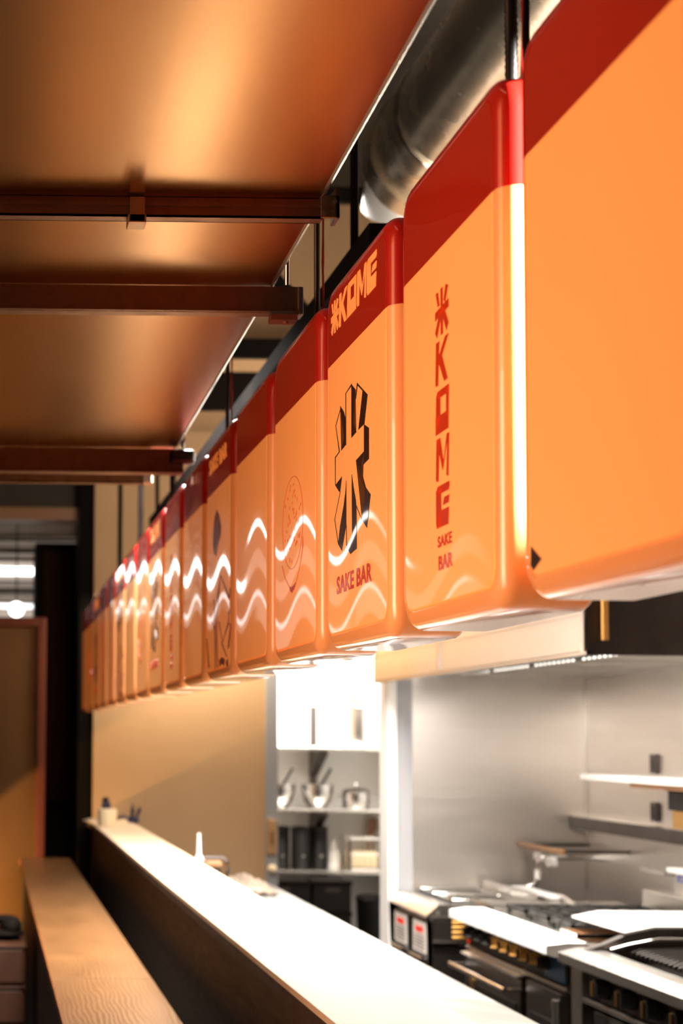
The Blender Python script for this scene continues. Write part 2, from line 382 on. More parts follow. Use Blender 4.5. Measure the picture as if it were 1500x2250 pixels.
# ------------------------------------------------------------ signs
SZ = 1.797; SH = .648; SX = .60; DEP = .115; PW = .482; PITCH = .5473; Y0 = 2.441   # Y0: far edge of the second sign
def rrect(y0, y1, z0, z1, r, n=7):
    pts = []
    for (cy, cz_, a0) in ((y1 - r, z1 - r, 0), (y0 + r, z1 - r, PI / 2), (y0 + r, z0 + r, PI), (y1 - r, z0 + r, 1.5 * PI)):
        for k in range(n + 1):
            a = a0 + PI / 2 * k / n; pts.append((cy + r * math.cos(a), cz_ + r * math.sin(a)))
    return pts
def make_housing():
    """local: y runs 0 (far) to -PW (near); x 0 is the printed face; z 0 bottom"""
    b = MB(); loops = []
    R = .05; e = .024
    def loop(x, inset, r):
        loops.append([b.bm.verts.new((x, y, z)) for y, z in rrect(-PW + inset, -inset, inset, SH - inset, max(r, .004))])
    loop(DEP, 0.004, R)
    loop(DEP - .006, -.0, R)
    for k in range(9):
        a = PI / 2 * k / 8
        loop(e - e * math.sin(a), e - e * math.cos(a), R - (e - e * math.cos(a)) * .8)
    loop(.0035, e + .0015, R - e * .8); loop(.0035, e + .004, R - e * .8)
    for A, B in zip(loops, loops[1:]):
        n = len(A)
        for k in range(n): b.bm.faces.new((A[k], A[(k + 1) % n], B[(k + 1) % n], B[k]))
    b.bm.faces.new(loops[0]); b.bm.faces.new(loops[-1])
    # raised lip that runs round the back of the tray
    return b
def make_panel():
    b = MB(); i = .027; n0 = rrect(-PW + i, -i, i, SH - i, .03)
    A = [b.bm.verts.new((.003, y, z)) for y, z in n0]; B = [b.bm.verts.new((.0004, y, z)) for y, z in n0]
    n1 = rrect(-PW + i + .002, -i - .002, i + .002, SH - i - .002, .028)
    D = [b.bm.verts.new((-.0002, y, z)) for y, z in n1]
    n = len(A)
    for k in range(n):
        b.bm.faces.new((A[k], A[(k + 1) % n], B[(k + 1) % n], B[k])); b.bm.faces.new((B[k], B[(k + 1) % n], D[(k + 1) % n], D[k]))
    b.bm.faces.new(A[::-1]); b.bm.faces.new(D)
    return b
BACKM = MB().box(DEP - .001, DEP + .006, -PW + .02, -.02, .02, SH - .02, .003)  # unseen white backs added so the hood front reflects more light
BOXM = make_housing(); PANM = make_panel()
def to_mesh(mb, name, m, sm=True):
    o = mb.build(name, m, None, sm); me = o.data; bpy.data.objects.remove(o); return me
BOX_ME = to_mesh(BOXM, 'housing', M['sign_side']); PAN_ME = to_mesh(PANM, 'face_panel', M['sign_face'], False); BACK_ME = to_mesh(BACKM, 'reflector_back', M['white'])

def face_polys(polys, m, name, parent, d0=-.0009, d1=-.0001):
    b = MB()
    for p in polys:
        b.prism([(-s - .008, z) for s, z in p], 'x', d0, d1)
    bmesh.ops.recalc_face_normals(b.bm, faces=b.bm.faces)
    me = bpy.data.meshes.new(name); b.bm.to_mesh(me); b.bm.free(); me.materials.append(m)
    o = bpy.data.objects.new(name, me); C.objects.link(o); o.parent = parent
    return o
def face_text(txt, s0, s1, z0, z1, m, name, parent, bold=.022):
    cu = bpy.data.curves.new('t', 'FONT'); cu.body = txt; cu.size = 1; cu.offset = bold; cu.extrude = .5; cu.resolution_u = 3; cu.space_character = 1.06
    to = bpy.data.objects.new('t', cu); C.objects.link(to)
    dg = bpy.context.evaluated_depsgraph_get(); me = bpy.data.meshes.new_from_object(to.evaluated_get(dg))
    bpy.data.objects.remove(to)
    xs = [v.co.x for v in me.vertices]; ys = [v.co.y for v in me.vertices]
    a, b_, c, d = min(xs), max(xs), min(ys), max(ys)
    for v in me.vertices:
        u = (v.co.x - a) / (b_ - a); w_ = (v.co.y - c) / (d - c)
        v.co = Vector((-.0009 if v.co.z > 0 else -.0001, -.008 - (s0 + u * (s1 - s0)), z0 + w_ * (z1 - z0)))
    me.materials.clear(); me.materials.append(m); me.name = name
    o = bpy.data.objects.new(name, me); C.objects.link(o); o.parent = parent
    bm = bmesh.new(); bm.from_mesh(me); bmesh.ops.recalc_face_normals(bm, faces=bm.faces); bm.to_mesh(me); bm.free()
    return o
GLYPH=[[(0.121,0.416),(0.148,0.401),(0.159,0.39),(0.163,0.383),(0.164,0.341),(0.128,0.337),(0.152,0.357),(0.121,0.41)],[(0.21,0.434),(0.239,0.42),(0.239,0.406),(0.22,0.367),(0.244,0.348),(0.207,0.345),(0.208,0.432)],[(0.162,0.429),(0.21,0.436),(0.21,0.432),(0.165,0.428)],[(0.25,0.429),(0.325,0.394),(0.302,0.351),(0.259,0.349),(0.29,0.407),(0.253,0.424)],[(0.25,0.429),(0.254,0.424),(0.241,0.404),(0.239,0.407)],[(0.299,0.351),(0.333,0.339),(0.333,0.289),(0.279,0.285),(0.292,0.266),(0.311,0.247),(0.344,0.231),(0.318,0.181),(0.284,0.198),(0.307,0.246),(0.277,0.267),(0.255,0.285),(0.241,0.302),(0.299,0.307)],[(0.133,0.292),(0.118,0.268),(0.111,0.269),(0.079,0.285)],[(0.167,0.28),(0.166,0.205),(0.131,0.165),(0.101,0.18),(0.118,0.209),(0.148,0.242),(0.161,0.263)],[(0.209,0.284),(0.222,0.261),(0.238,0.238),(0.243,0.225),(0.245,0.156),(0.198,0.152),(0.168,0.168),(0.168,0.169),(0.211,0.173),(0.211,0.245)],[(0.24,0.23),(0.285,0.197),(0.282,0.197),(0.242,0.226)],[(0.082,0.389),(0.121,0.411),(0.122,0.409),(0.085,0.388)],[(0.082,0.389),(0.085,0.388),(0.116,0.337),(0.111,0.337)],[(0.075,0.334),(0.113,0.339),(0.116,0.337),(0.079,0.332)],[(0.077,0.333),(0.081,0.333),(0.081,0.285),(0.078,0.285)],[(0.162,0.429),(0.166,0.429),(0.166,0.34),(0.162,0.341)],[(0.119,0.269),(0.121,0.268),(0.075,0.226),(0.072,0.226)],[(0.072,0.226),(0.075,0.226),(0.104,0.18),(0.1,0.181)],[(0.165,0.205),(0.168,0.205),(0.171,0.168),(0.167,0.169)]]
BOWL=[[(0.324,0.233),(0.32,0.211),(0.293,0.178),(0.258,0.152),(0.232,0.147),(0.209,0.145),(0.177,0.149),(0.192,0.139),(0.209,0.133),(0.238,0.139),(0.267,0.157),(0.305,0.189),(0.329,0.215)],[(0.099,0.198),(0.103,0.198),(0.134,0.17),(0.179,0.149),(0.177,0.148),(0.131,0.169)]]
HAIR=[[(0.208,0.449),(0.255,0.427),(0.289,0.394),(0.283,0.371),(0.231,0.348),(0.2,0.325),(0.156,0.336),(0.133,0.366),(0.139,0.401),(0.165,0.433)],[(0.275,0.268),(0.292,0.264),(0.437,0.2),(0.446,0.218),(0.462,0.217),(0.443,0.191),(0.421,0.195)],[(0.408,0.16),(0.457,0.159),(0.468,0.154),(0.418,0.154)],[(0.399,0.135),(0.457,0.13),(0.461,0.126),(0.415,0.129)],[(0.454,0.126),(0.465,0.125),(0.439,0.072),(0.41,0.068)],[(0.246,0.149),(0.261,0.148),(0.32,0.092),(0.419,0.137),(0.437,0.183),(0.447,0.182),(0.432,0.13),(0.32,0.087)],[(0.259,0.047),(0.31,0.053),(0.365,0.045),(0.351,0.028),(0.311,0.036),(0.269,0.029)],[(0.381,0.038),(0.42,0.045),(0.424,0.025),(0.391,0.024)],[(0.002,0.119),(0.018,0.118),(0.073,0.034),(0.05,0.035)],[(0.147,0.215),(0.161,0.214),(0.194,0.099),(0.195,0.026),(0.182,0.026),(0.176,0.1)],[(0.213,0.215),(0.275,0.265),(0.279,0.262),(0.214,0.151),(0.238,0.027),(0.225,0.028),(0.197,0.152)],[(0.116,0.155),(0.127,0.157),(0.182,0.129),(0.176,0.127)],[(0.31,0.093),(0.401,0.051),(0.393,0.049),(0.303,0.087)]]
TRI=[[(0.03,0.039),(0.032,0.06),(0.067,0.042),(0.039,0.032)]]

def sign_base(label):
    r = thing('lightbox_sign', label, 'lightbox sign', (SX, 0, SZ), 'orange lightbox signs hung in a row')
    for nm, me in (('housing', BOX_ME), ('face_panel', PAN_ME), ('reflector_back', BACK_ME)):
        o = bpy.data.objects.new(nm, me); C.objects.link(o); o.parent = r
    return r
def panel_of(r): return [c for c in r.children if c.name.startswith('face_panel')][0]
P = {}
P['plain'] = sign_base('')
RM = [[(.42, 0), (.58, 0), (.58, 1), (.42, 1)], [(0, .40), (1, .46), (1, .64), (0, .58)], [(.06, .98), (.22, .98), (.34, .66), (.2, .66)], [(.80, 1), (.98, .93), (.76, .62), (.64, .7)], [(.0, .14), (.14, 0), (.52, .5), (.36, .55)], [(1, .14), (.84, 0), (.48, .5), (.66, .55)]]
LT = {'rice_mark': RM,
 'letter_k': [[(0, .06), (.05, 0), (.2, 0), (.30, 1), (.06, 1)], [(.2, .42), (.34, .5), (1, 1), (.74, 1), (.24, .64)], [(.26, .5), (.48, .66), (.92, 0), (.66, 0)]],
 'letter_o': [[(.1, .82), (.2, 1), (1, 1), (1, .82)], [(0, 0), (.95, 0), (.97, .42), (0, .42)], [(0, 0), (.36, .3), (.36, 1), (.16, 1), (.05, .9)], [(.78, .3), (.95, .3), (1, .95), (.80, .95)]],
 'letter_m': [[(0, .06), (.06, 0), (.2, 0), (.28, 1), (.06, 1)], [(.08, 1), (.34, 1), (.60, .34), (.50, .2)], [(.5, .2), (.60, .34), (.93, 1), (.82, 1)], [(.78, .04), (.92, 0), (1, 1), (.88, 1)]],
 'letter_e': [[(0, .1), (.06, 0), (.4, 0), (.38, 1), (.15, 1), (0, .9)], [(.1, .8), (.2, 1), (1, 1), (1, .86), (.92, .8)], [(.1, 0), (.9, 0), (.96, .4), (.3, .4)], [(.5, .5), (.62, .68), (1, .68), (.94, .5)]]}
def letter(n, s0, s1, z0, z1, m, f): return face_polys([[(s0 + (s1 - s0) * u, z0 + (z1 - z0) * v) for u, v in p] for p in LT[n]], m, 'printed_' + n, f)
r = P['vertical'] = sign_base(''); f = panel_of(r)
for n, z0, z1 in (('rice_mark', .384, .447), ('letter_k', .319, .378), ('letter_o', .253, .311), ('letter_m', .190, .247), ('letter_e', .127, .183)): letter(n, .188, .254, z0, z1, M['print_red'], f)
face_text('SAKE', .195, .2635, .1005, .116, M['print_red'], 'printed_lettering', f, .03)
face_text('BAR', .199, .2665, .070, .0895, M['print_red'], 'printed_lettering', f, .03)
r = P['kanji'] = sign_base(''); f = panel_of(r)
face_polys(GLYPH, M['print_black'], 'printed_rice_character', f)
for n, s0, s1 in (('rice_mark', .046, .105), ('letter_k', .110, .176), ('letter_o', .176, .245), ('letter_m', .250, .318), ('letter_e', .322, .388)): letter(n, s0, s1, .554, .611, M['print_orange'], f)
face_text('SAKE BAR', .090, .350, .093, .124, M['print_red'], 'printed_lettering', f, .03)
r = P['bowl'] = sign_base(''); f = panel_of(r)
face_polys(BOWL, M['print_red'], 'printed_bowl', f)
def ring_poly(cs, cz_, rs, rz, w_, n=40):
    out = []
    for k in range(n):
        a, b_ = 2 * PI * k / n, 2 * PI * (k + 1) / n
        out.append([(cs + rs * math.cos(a), cz_ + rz * math.sin(a)), (cs + rs * math.cos(b_), cz_ + rz * math.sin(b_)),
                    (cs + (rs - w_) * math.cos(b_), cz_ + (rz - w_) * math.sin(b_)), (cs + (rs - w_) * math.cos(a), cz_ + (rz - w_) * math.sin(a))])
    return out
rp = ring_poly(.216, .272, .110, .092, .0012)
for k in range(46):
    a = random.uniform(0, 2 * PI); q = math.sqrt(random.random()) * .86
    s_, z_ = .216 + .110 * q * math.cos(a), .272 + .092 * q * math.sin(a); d = .0022; t_ = random.uniform(-.8, .8)
    rp.append([(s_ - d * math.cos(t_), z_ - 2 * d * math.sin(t_) - d), (s_ + d * .5, z_ - d), (s_ + d * math.cos(t_), z_ + 2 * d), (s_ - d * .4, z_ + d)])
face_polys(rp, M['print_red'], 'printed_rice', f)
r = P['figure'] = sign_base(''); f = panel_of(r)
face_polys(HAIR, M['print_brown'], 'printed_brush_drawing', f)
face_text('SAKE BAR', .058, .385, .5585, .6005, M['print_orange'], 'printed_lettering', f, .02)
r = P['corner'] = sign_base(''); f = panel_of(r)
face_polys(TRI + [[(.03, .05), (.07, .05), (.12, .12), (.05, .10)]][:0], M['print_black'], 'printed_corner_mark', f)

kinds = ['corner', 'vertical', 'kanji', 'bowl', 'plain', 'figure', 'plain', 'vertical', 'kanji', 'bowl', 'plain', 'figure', 'plain', 'vertical', 'kanji', 'bowl', 'plain']
labs = ['nearest orange lightbox sign, cropped by the right edge, small black mark at its lower corner',
 'orange lightbox sign with large red vertical lettering, its side lit white',
 'orange lightbox sign with a big black outlined rice character',
 'orange lightbox sign with a thin oval rice bowl drawing, left of the black character',
 'blank orange lightbox sign between the oval bowl drawing and the brush drawing',
 'orange lightbox sign with a dark brush drawing and pale lettering in its red band',
 'blank orange lightbox sign just behind the brush drawing sign',
 'distant orange sign with small red vertical marks, second behind the brush drawing',
 'distant blurred orange sign with a dark character and tiny red lettering below',
 'blurred orange lightbox sign directly behind the distant dark character sign',
 'blurred blank orange lightbox sign, seventh counted from the far end of the row',
 'blurred orange lightbox sign, sixth counted from the far end of the row',
 'blurred blank orange lightbox sign, fifth counted from the far end of the row',
 'blurred orange lightbox sign, fourth counted from the far end of the row',
 'blurred orange lightbox sign with a dark mark, third from the far end',
 'blurred orange lightbox sign, last but one at the far end of the row',
 'last orange lightbox sign at the far end, in front of the black pillar']
used = set()
for i, (k, lab) in enumerate(zip(kinds, labs)):
    o = P[k] if k not in used else copy_tree(P[k]); used.add(k)
    o.location = (SX, Y0 + PITCH * (i - 1), SZ); o['label'] = lab
    o.rotation_euler[0] = 0; o.rotation_euler[2] = random.uniform(-.004, .004)

t = thing('sign_rail', 'flat metal rail along the sign tops carrying the orange signs', 'rail', (.66, 6, 2.446))
MB().box(.645, .690, 1.2, 10.70, 2.4475, 2.456).build('bar', M['brown_metal'], t)
HG = 'hanger rods with red cables above the signs'
where = ['with ribbed black conduit, at the red vertical lettering sign', 'between the deep beam end and the bowl sign top', 'above the brush drawing sign, close to the third ceiling sheet edge',
         'right under the end of the lowest channel', 'right of two thin dark lines on the beige wall', 'left of two thin dark lines on the beige wall']
for k, y in enumerate((2.07, 3.345, 4.61, 6.0, 7.28, 8.42)):
    t = thing('hanger_rod', 'hanger with red cable, ' + where[k], 'hanger', (.665, y, 2.456), None)
    t['group'] = HG
    if k == 0:
        b = MB(); seg = 14; rings = []
        for j in range(160):
            z = 2.457 + j * .0045; rr = .0085 if j % 2 else .0072
            rings.append([b.bm.verts.new((.650 + rr * math.cos(2 * PI * q / seg), y + rr * math.sin(2 * PI * q / seg), z)) for q in range(seg)])
        for A, B in zip(rings, rings[1:]):
            for q in range(seg): b.bm.faces.new((A[q], A[(q + 1) % seg], B[(q + 1) % seg], B[q]))
        b.build('ribbed_conduit', M['black_plastic'], t, True)
        MB().cyl((.650, y, 3.172), (.650, y, 5.4), .0085).build('conduit', M['black_plastic'], t, True)
        MB().cyl((.672, y + .01, 2.456), (.672, y + .01, 5.4), .0045).build('rod', M['dark_paint'], t, True)
        MB().tube([(.661, y - .004, 2.457), (.663, y - .006, 2.6), (.660, y - .004, 2.8), (.664, y, 3.2), (.664, y, 5.4)], .0022, 8).build('cable', M['red_cable'], t, True)
    else:
        MB().cyl((.655, y, 2.456), (.655, y, 5.4), .006 if k < 3 else .009).build('rod', M['steel_dark'] if k < 3 else M['dark_paint'], t, True)
        MB().tube([(.668, y, 2.457), (.667, y, 2.6), (.668, y, 2.75), (.668, y, 5.4)], .003, 8).build('cable', M['red_cable'] if k < 3 else M['dark_paint'], t, True)

# ------------------------------------------------------------ ledge, table, kitchen bench
t = thing('pass_ledge', 'long cream counter ledge brightly lit from the kitchen, with a brown front edge', 'counter', (.8, 6, 1.06))
MB().box(.672, .945, .9, 5.69, 1.085, 1.10, .0015).box(.672, .945, 5.692, 11.25, 1.085, 1.10, .0015).build('top', M['ledge'], t)
MB().box(.672, .690, .9, 11.25, 1.060, 1.085).box(.69, .945, .9, 11.25, 1.062, 1.085).build('front_edge', M['ledge_edge'], t)
t = thing('dining_counter', 'long low wooden table top of grained planks running along the left of the ledge', 'table', (.4, 6, 0))
ys = [1.2, 5.67, 8.42, 11.25]
for a, b_ in zip(ys, ys[1:]):
    MB().box(.225, .560, a + .0012, b_ - .0012, .806, .840, .0015).build('plank', M['bench'], t)
MB().box(.2235, .2255, 1.2, 11.25, .807, .839).build('front_edge', mat('orange_edge_strip', (.30, .085, .014), .45), t)
for y in (1.6, 4.2, 6.8, 9.4, 11.1):
    MB().box(.26, .54, y, y + .06, 0, .806).build('leg', M['dark_paint'], t)
MB().box(.245, .255, 1.2, 11.2, 0.0, .806).build('apron', M['black_iron'], t)

t = thing('marble_worktop', 'white veined marble worktop on the kitchen side of the ledge', 'worktop', (1.2, 5, 0))
MB().box(.935, 1.465, .9, 8.95, .872, .90, .002).build('top', M['marble'], t)
MB().box(.935, 1.42, .95, 8.9, .08, .872).build('cabinet', M['steel_dark'], t)
MB().box(.94, 1.38, 1.0, 8.85, 0, .08).build('plinth', M['black_iron'], t)

# objects on the ledge end
t = thing('tape_roll', 'cream roll of masking tape lying on the far end of the ledge', 'tape', (.74, 10.35, 1.10))
b = MB(); b.lathe([(.030, 0), (.056, 0), (.058, .004), (.058, .101), (.056, .105), (.030, .105), (.030, 0)], (.742, 10.35, 1.101), 32)
b.build('tape', M['cream'], t, True)
b = MB(); b.lathe([(.027, .002), (.0298, .002), (.0298, .103), (.027, .103), (.027, .002)], (.742, 10.35, 1.101), 32); b.build('core', M['crate'], t, True)
t = thing('bar_clamp', 'dark blue hand clamp lying beside the tape roll on the ledge end', 'clamp', (.88, 10.6, 1.10))
MB().tube([(.80, 10.62, 1.125), (.86, 10.6, 1.15), (.905, 10.6, 1.13), (.925, 10.6, 1.118)], .010, 8).build('bar', M['navy'], t, True)
MB().tube([(.895, 10.6, 1.112), (.915, 10.6, 1.15), (.92, 10.6, 1.20), (.918, 10.6, 1.225)], .012, 8).build('handle', M['navy'], t, True)
MB().tube([(.92, 10.6, 1.112), (.945, 10.6, 1.15), (.965, 10.6, 1.205)], .010, 8).build('trigger', M['navy'], t, True)
MB().ball((.935, 10.6, 1.125), .022, (1.2, .6, .9)).build('jaw', M['navy'], t, True)
t = thing('small_tool', 'small dark knob-topped lump standing behind the tape roll', 'tool', (.765, 10.75, 1.10))
MB().box(.735, .79, 10.72, 10.78, 1.1, 1.235, .01).build('body', M['navy'], t)
MB().ball((.760, 10.75, 1.245), .022).build('knob', M['black_plastic'], t, True)
t = thing('thin_metal_tool', 'thin pale metal strip jutting from the far end of the ledge', 'tool', (.66, 10.9, 1.101))
MB().box(.625, .74, 10.9, 10.92, 1.102, 1.112, .002).build('strip', M['steel'], t)

# caulking gun on the worktop
t = thing('caulking_gun', 'caulking gun with a white nozzle and red cartridge end on the worktop behind the ledge', 'tool', (1.02, 7.9, .90))
y = 7.9
MB().cyl((.995, y, .985), (.995, y, 1.075), .021).build('cartridge', M['red_plastic'], t, True)
MB().cyl((.995, y, 1.075), (.995, y, 1.10), .025, .012).cyl((.995, y, 1.10), (.995, y, 1.20), .0105, .0055).build('nozzle', M['white'], t, True)
MB().tube([(.972, y, 1.083), (1.03, y, 1.087), (1.10, y, 1.088), (1.125, y, 1.075), (1.135, y, 1.03), (1.12, y, .99), (1.13, y, .94), (1.16, y, .912)], .009, 8).build('frame', M['steel_dark'], t, True)
MB().box(1.02, 1.10, y - .02, y + .02, 1.045, 1.075, .008).build('grip', M['brown_metal'], t)
MB().tube([(1.02, y, 1.03), (1.09, y, 1.03), (1.105, y, .98), (1.08, y, .93), (1.02, y, .915)], .012, 8).build('trigger', M['black_plastic'], t, True)
MB().box(.97, 1.03, y - .03, y + .03, .90, .985, .005).build('base_stand', M['black_plastic'], t)
t = thing('metal_scraper', 'flat pale metal scraper lying across dark cloth at the worktop end', 'tool', (1.22, 8.2, .90))
MB().box(1.17, 1.30, 7.97, 8.01, .935, .945, .002).build('blade', M['steel'], t)
MB().tube([(1.17, 7.99, .925), (1.22, 7.99, .92), (1.28, 7.99, .912)], .010, 8).build('handle', M['black_plastic'], t, True)
t = thing('folded_cloth', 'crumpled grey-brown cloth at the far end of the worktop', 'cloth', (1.28, 8.35, .90))
b = MB(); bmesh.ops.create_grid(b.bm, x_segments=24, y_segments=18, size=.5)
for v in b.bm.verts:
    x, yy = v.co.x, v.co.y
    v.co = Vector((1.25 + x * .30, 8.3 + yy * .5, .905 + .05 * max(0, 1 - (x * x + yy * yy) * 4) * (1 + .5 * math.sin(x * 21 + yy * 9)) + .008 * math.sin(x * 33) * math.cos(yy * 27) + .008))
b.build('cloth', mat('grey_cloth', (.20, .15, .11), .9), t, True)

# small electrical box and round knob on the trim of the end wall
t = thing('wall_switch_box', 'tan electrical box on the grey trim at the edge of the beige wall', 'switch box', (1.9, 11.25, .98))
MB().box(1.868, 1.93, 11.235, 11.27, .88, 1.11, .005).build('box', mat('tan_plastic', (.42, .24, .10), .5), t)
MB().box(1.885, 1.913, 11.228, 11.235, .95, 1.04, .002).build('rocker', M['brown_metal'], t)
t = thing('door_knob', 'small round pale knob below the tan electrical box', 'knob', (1.9, 11.24, .78))
MB().ball((1.90, 11.235, .785), .03).build('knob', M['cream'], t, True)
MB().cyl((1.90, 11.24, .785), (1.90, 11.27, .785), .012).build('stem', M['steel'], t)

# ------------------------------------------------------------ storage behind the opening
SGp = 'steel shelves in the storage room'
def shelf(z, lab):
    t = thing('wall_shelf', lab, 'shelf', (2.5, 12.7, z), SGp)
    MB().box(1.6, 3.04, 12.45, 12.94, z - .022, z, .002).build('board', M['steel'], t)
    for x in (1.8, 2.50):
        MB().prism([(12.94, z - .024), (12.94, z - .22), (12.90, z - .22), (12.50, z - .05), (12.50, z - .024)], 'x', x - .03, x + .03).build('bracket', M['steel_dark'], t)
shelf(1.59, 'top steel shelf in the storage room, under the brightest white wall')
shelf(1.135, 'middle steel shelf in the storage room, holding pots and bowls')
shelf(.682, 'lowest steel shelf in the storage room, holding black canisters and a wire basket')
t = thing('shelf_upright', 'dark vertical shelf upright on the storage room wall', 'upright', (2.5, 12.94, .3))
MB().box(2.475, 2.53, 12.925, 12.95, .25, 1.9).build('channel', M['steel_dark'], t)
t = thing('stock_pot', 'tall bright steel stock pot on the top storage shelf', 'pot', (2.80, 12.68, 1.59))
MB().lathe([(0, 0), (.15, 0), (.155, .01), (.155, .40), (.162, .405), (.162, .415), (.15, .415), (.15, .02), (0, .02)], (2.80, 12.68, 1.591), 36).build('body', M['steel'], t, True)
MB().tube([(2.72, 12.52, 1.90), (2.74, 12.485, 1.89), (2.84, 12.485, 1.89), (2.86, 12.52, 1.90)], .008).build('handle', M['steel'], t, True)
MB().lathe([(.162, .416), (.16, .425), (.05, .445), (0, .445)], (2.80, 12.68, 1.591), 36).lathe([(0, .445), (.012, .445), (.02, .475), (0, .48)], (2.80, 12.68, 1.591), 16).build('lid', M['steel'], t, True)
def bowl_things(x, lab1, labs2, dark):
    t = thing('mixing_bowl', lab1, 'bowl', (x, 12.65, 1.135), 'steel bowls on the middle storage shelf')
    MB().lathe([(0, .0), (.06, 0), (.10, .05), (.118, .13), (.120, .17), (.116, .17), (.113, .13), (.095, .055), (.055, .008), (0, .008)], (x, 12.65, 1.1355), 32).build('bowl', M['pot_steel'], t, True)
    MB().lathe([(.118, .165), (.124, .168), (.124, .173), (.116, .173)], (x, 12.65, 1.1355), 32).build('rim', M['pot_steel'], t, True)
    t2 = thing('ladle', labs2, 'ladle', (x, 12.63, 1.2), 'ladles resting in the bowls')
    MB().ball((x - .02, 12.60, 1.27), .052, (1, 1, .8)).build('cup', M['pot_steel'], t2, True)
    MB().tube([(x + .01, 12.6, 1.29), (x + .05, 12.58, 1.36), (x + .085, 12.56, 1.43)], .011, 8).build('handle', dark, t2, True)
bowl_things(2.19, 'steel mixing bowl at the left end of the middle storage shelf', 'ladle with a grey handle leaning from the left storage bowl', M['steel_dark'])
bowl_things(2.475, 'steel mixing bowl in front of the dark upright on the middle storage shelf', 'ladle with a black handle leaning from the bowl at the dark upright', M['black_plastic'])
def pan(x, lab, r=.10, h=.12):
    t = thing('cooking_pot', lab, 'pot', (x, 12.65, 1.135), 'lidded pots on the middle storage shelf')
    MB().lathe([(0, 0), (r - .005, 0), (r, .008), (r, h), (r + .006, h + .003), (r - .004, h + .006), (r - .004, .01), (0, .01)], (x, 12.65, 1.1355), 32).build('body', M['pot_steel'], t, True)
    MB().lathe([(r + .004, h + .007), (r * .9, h + .02), (r * .3, h + .032), (0, h + .033)], (x, 12.65, 1.1355), 32).lathe([(0, h + .033), (.008, h + .034), (.008, h + .05), (.018, h + .056), (.012, h + .068), (0, h + .07)], (x, 12.65, 1.1355), 16).build('lid', M['pot_steel'], t, True)
    for s in (-1, 1):
        MB().tube([(x + s * r, 12.62, 1.1355 + h * .75), (x + s * (r + .03), 12.62, 1.1355 + h * .78), (x + s * (r + .03), 12.68, 1.1355 + h * .78), (x + s * r, 12.68, 1.1355 + h * .75)], .005, 8).build('handle', M['pot_steel'], t, True)
pan(2.765, 'shiny lidded steel pot right of the bowls on the middle storage shelf')
pan(3.0, 'partly hidden steel pot at the right end of the middle storage shelf', .055, .11)
for k, (x, yy) in enumerate(((2.20, 12.66), (2.345, 12.62), (2.49, 12.68))):
    t = thing('black_canister', ['black ribbed canister at the left end of the lowest storage shelf', 'black ribbed canister in the middle of three on the lowest storage shelf', 'black ribbed canister next to the white jug on the lowest storage shelf'][k], 'canister', (x, yy, .682), 'black canisters on the lowest storage shelf')
    prof = [(0, 0), (.066, 0)]
    for j in range(14): prof += [(.070, .01 + j * .020), (.066, .018 + j * .020)]
    prof += [(.071, .29), (0, .292)]
    MB().lathe(prof, (x, yy, .6825), 28).build('body', M['black_plastic'], t, True)
    MB().lathe([(.071, .2925), (.071, .31), (.03, .318), (0, .318)], (x, yy, .6825), 28).build('lid', M['black_plastic'], t, True)
    MB().cyl((x + .01, yy - .073, .78), (x + .01, yy - .069, .78), .010).build('badge', M['steel'], t)
t = thing('white_jug', 'small white plastic jug between the black canisters and the wire basket', 'jug', (2.60, 12.7, .682))
MB().lathe([(0, 0), (.05, 0), (.052, .02), (.050, .12), (.03, .165), (.022, .19), (.022, .21), (0, .21)], (2.61, 12.72, .6825), 24).build('body', M['white'], t, True)
MB().tube([(2.585, 12.66, .86), (2.565, 12.64, .85), (2.562, 12.64, .80), (2.59, 12.66, .77)], .006).build('handle', M['white'], t, True)
t = thing('wire_basket', 'steel wire basket at the right end of the lowest storage shelf', 'basket', (2.80, 12.65, .682))
b = MB()
for z in (.69, .80, .915):
    b.tube([(2.675, 12.52, z), (2.93, 12.52, z), (2.93, 12.78, z), (2.675, 12.78, z), (2.675, 12.52, z)], .007 if z > .9 else .005, 6)
for x in [2.675 + .0425 * k for k in range(7)]: b.cyl((x, 12.52, .69), (x, 12.52, .915), .003, seg=6).cyl((x, 12.78, .69), (x, 12.78, .915), .003, seg=6)
b.build('wire_frame', M['steel'], t, True)
MB().box(2.675, 2.70, 12.515, 12.53, .685, .93).build('corner_post', M['steel_dark'], t)
MB().box(2.70, 2.91, 12.56, 12.76, .70, .82, .01).build('tray', M['cream'], t)
t = thing('wooden_paddle', 'brown wooden paddle leaning behind the wire basket', 'paddle', (2.93, 12.85, .68))
MB().prism([(2.90, .6825), (2.94, .6825), (2.945, .93), (2.975, .97), (2.975, 1.04), (2.94, 1.07), (2.905, 1.04), (2.895, .97)], 'y', 12.86, 12.875).build('blade', M['brown_metal'], t)
CG = 'black crates under the lowest storage shelf'
def crate_bin(x0, x1, y0, y1, z0, z1, lab):
    t = thing('black_crate', lab, 'crate', ((x0 + x1) / 2, (y0 + y1) / 2, z0), CG)
    MB().box(x0, x1, y0, y1, z0, z1 - .02, .006).build('body', M['black_plastic'], t)
    MB().box(x0 - .008, x1 + .008, y0 - .008, y1 + .008, z1 - .03, z1, .004).build('rim', M['dark_paint'], t)
    MB().box((x0 + x1) / 2 - .05, (x0 + x1) / 2 + .05, y0 - .004, y0 + .004, z1 - .075, z1 - .05).build('handle_slot', M['steel_dark'], t)
for z0 in (0, .215, .43):
    s = {0: 'bottom', .215: 'middle', .43: 'top'}[z0]
    crate_bin(1.92, 2.30, 12.05, 12.42, z0, z0 + .212, s + ' black crate of the left stack under the storage shelves')
    crate_bin(2.34, 2.60, 12.05, 12.42, z0, z0 + .212, s + ' black crate of the right stack under the storage shelves')
t = thing('waste_bin', 'small black round bin standing right of the black crates on the storage floor', 'bin', (2.77, 12.4, 0))
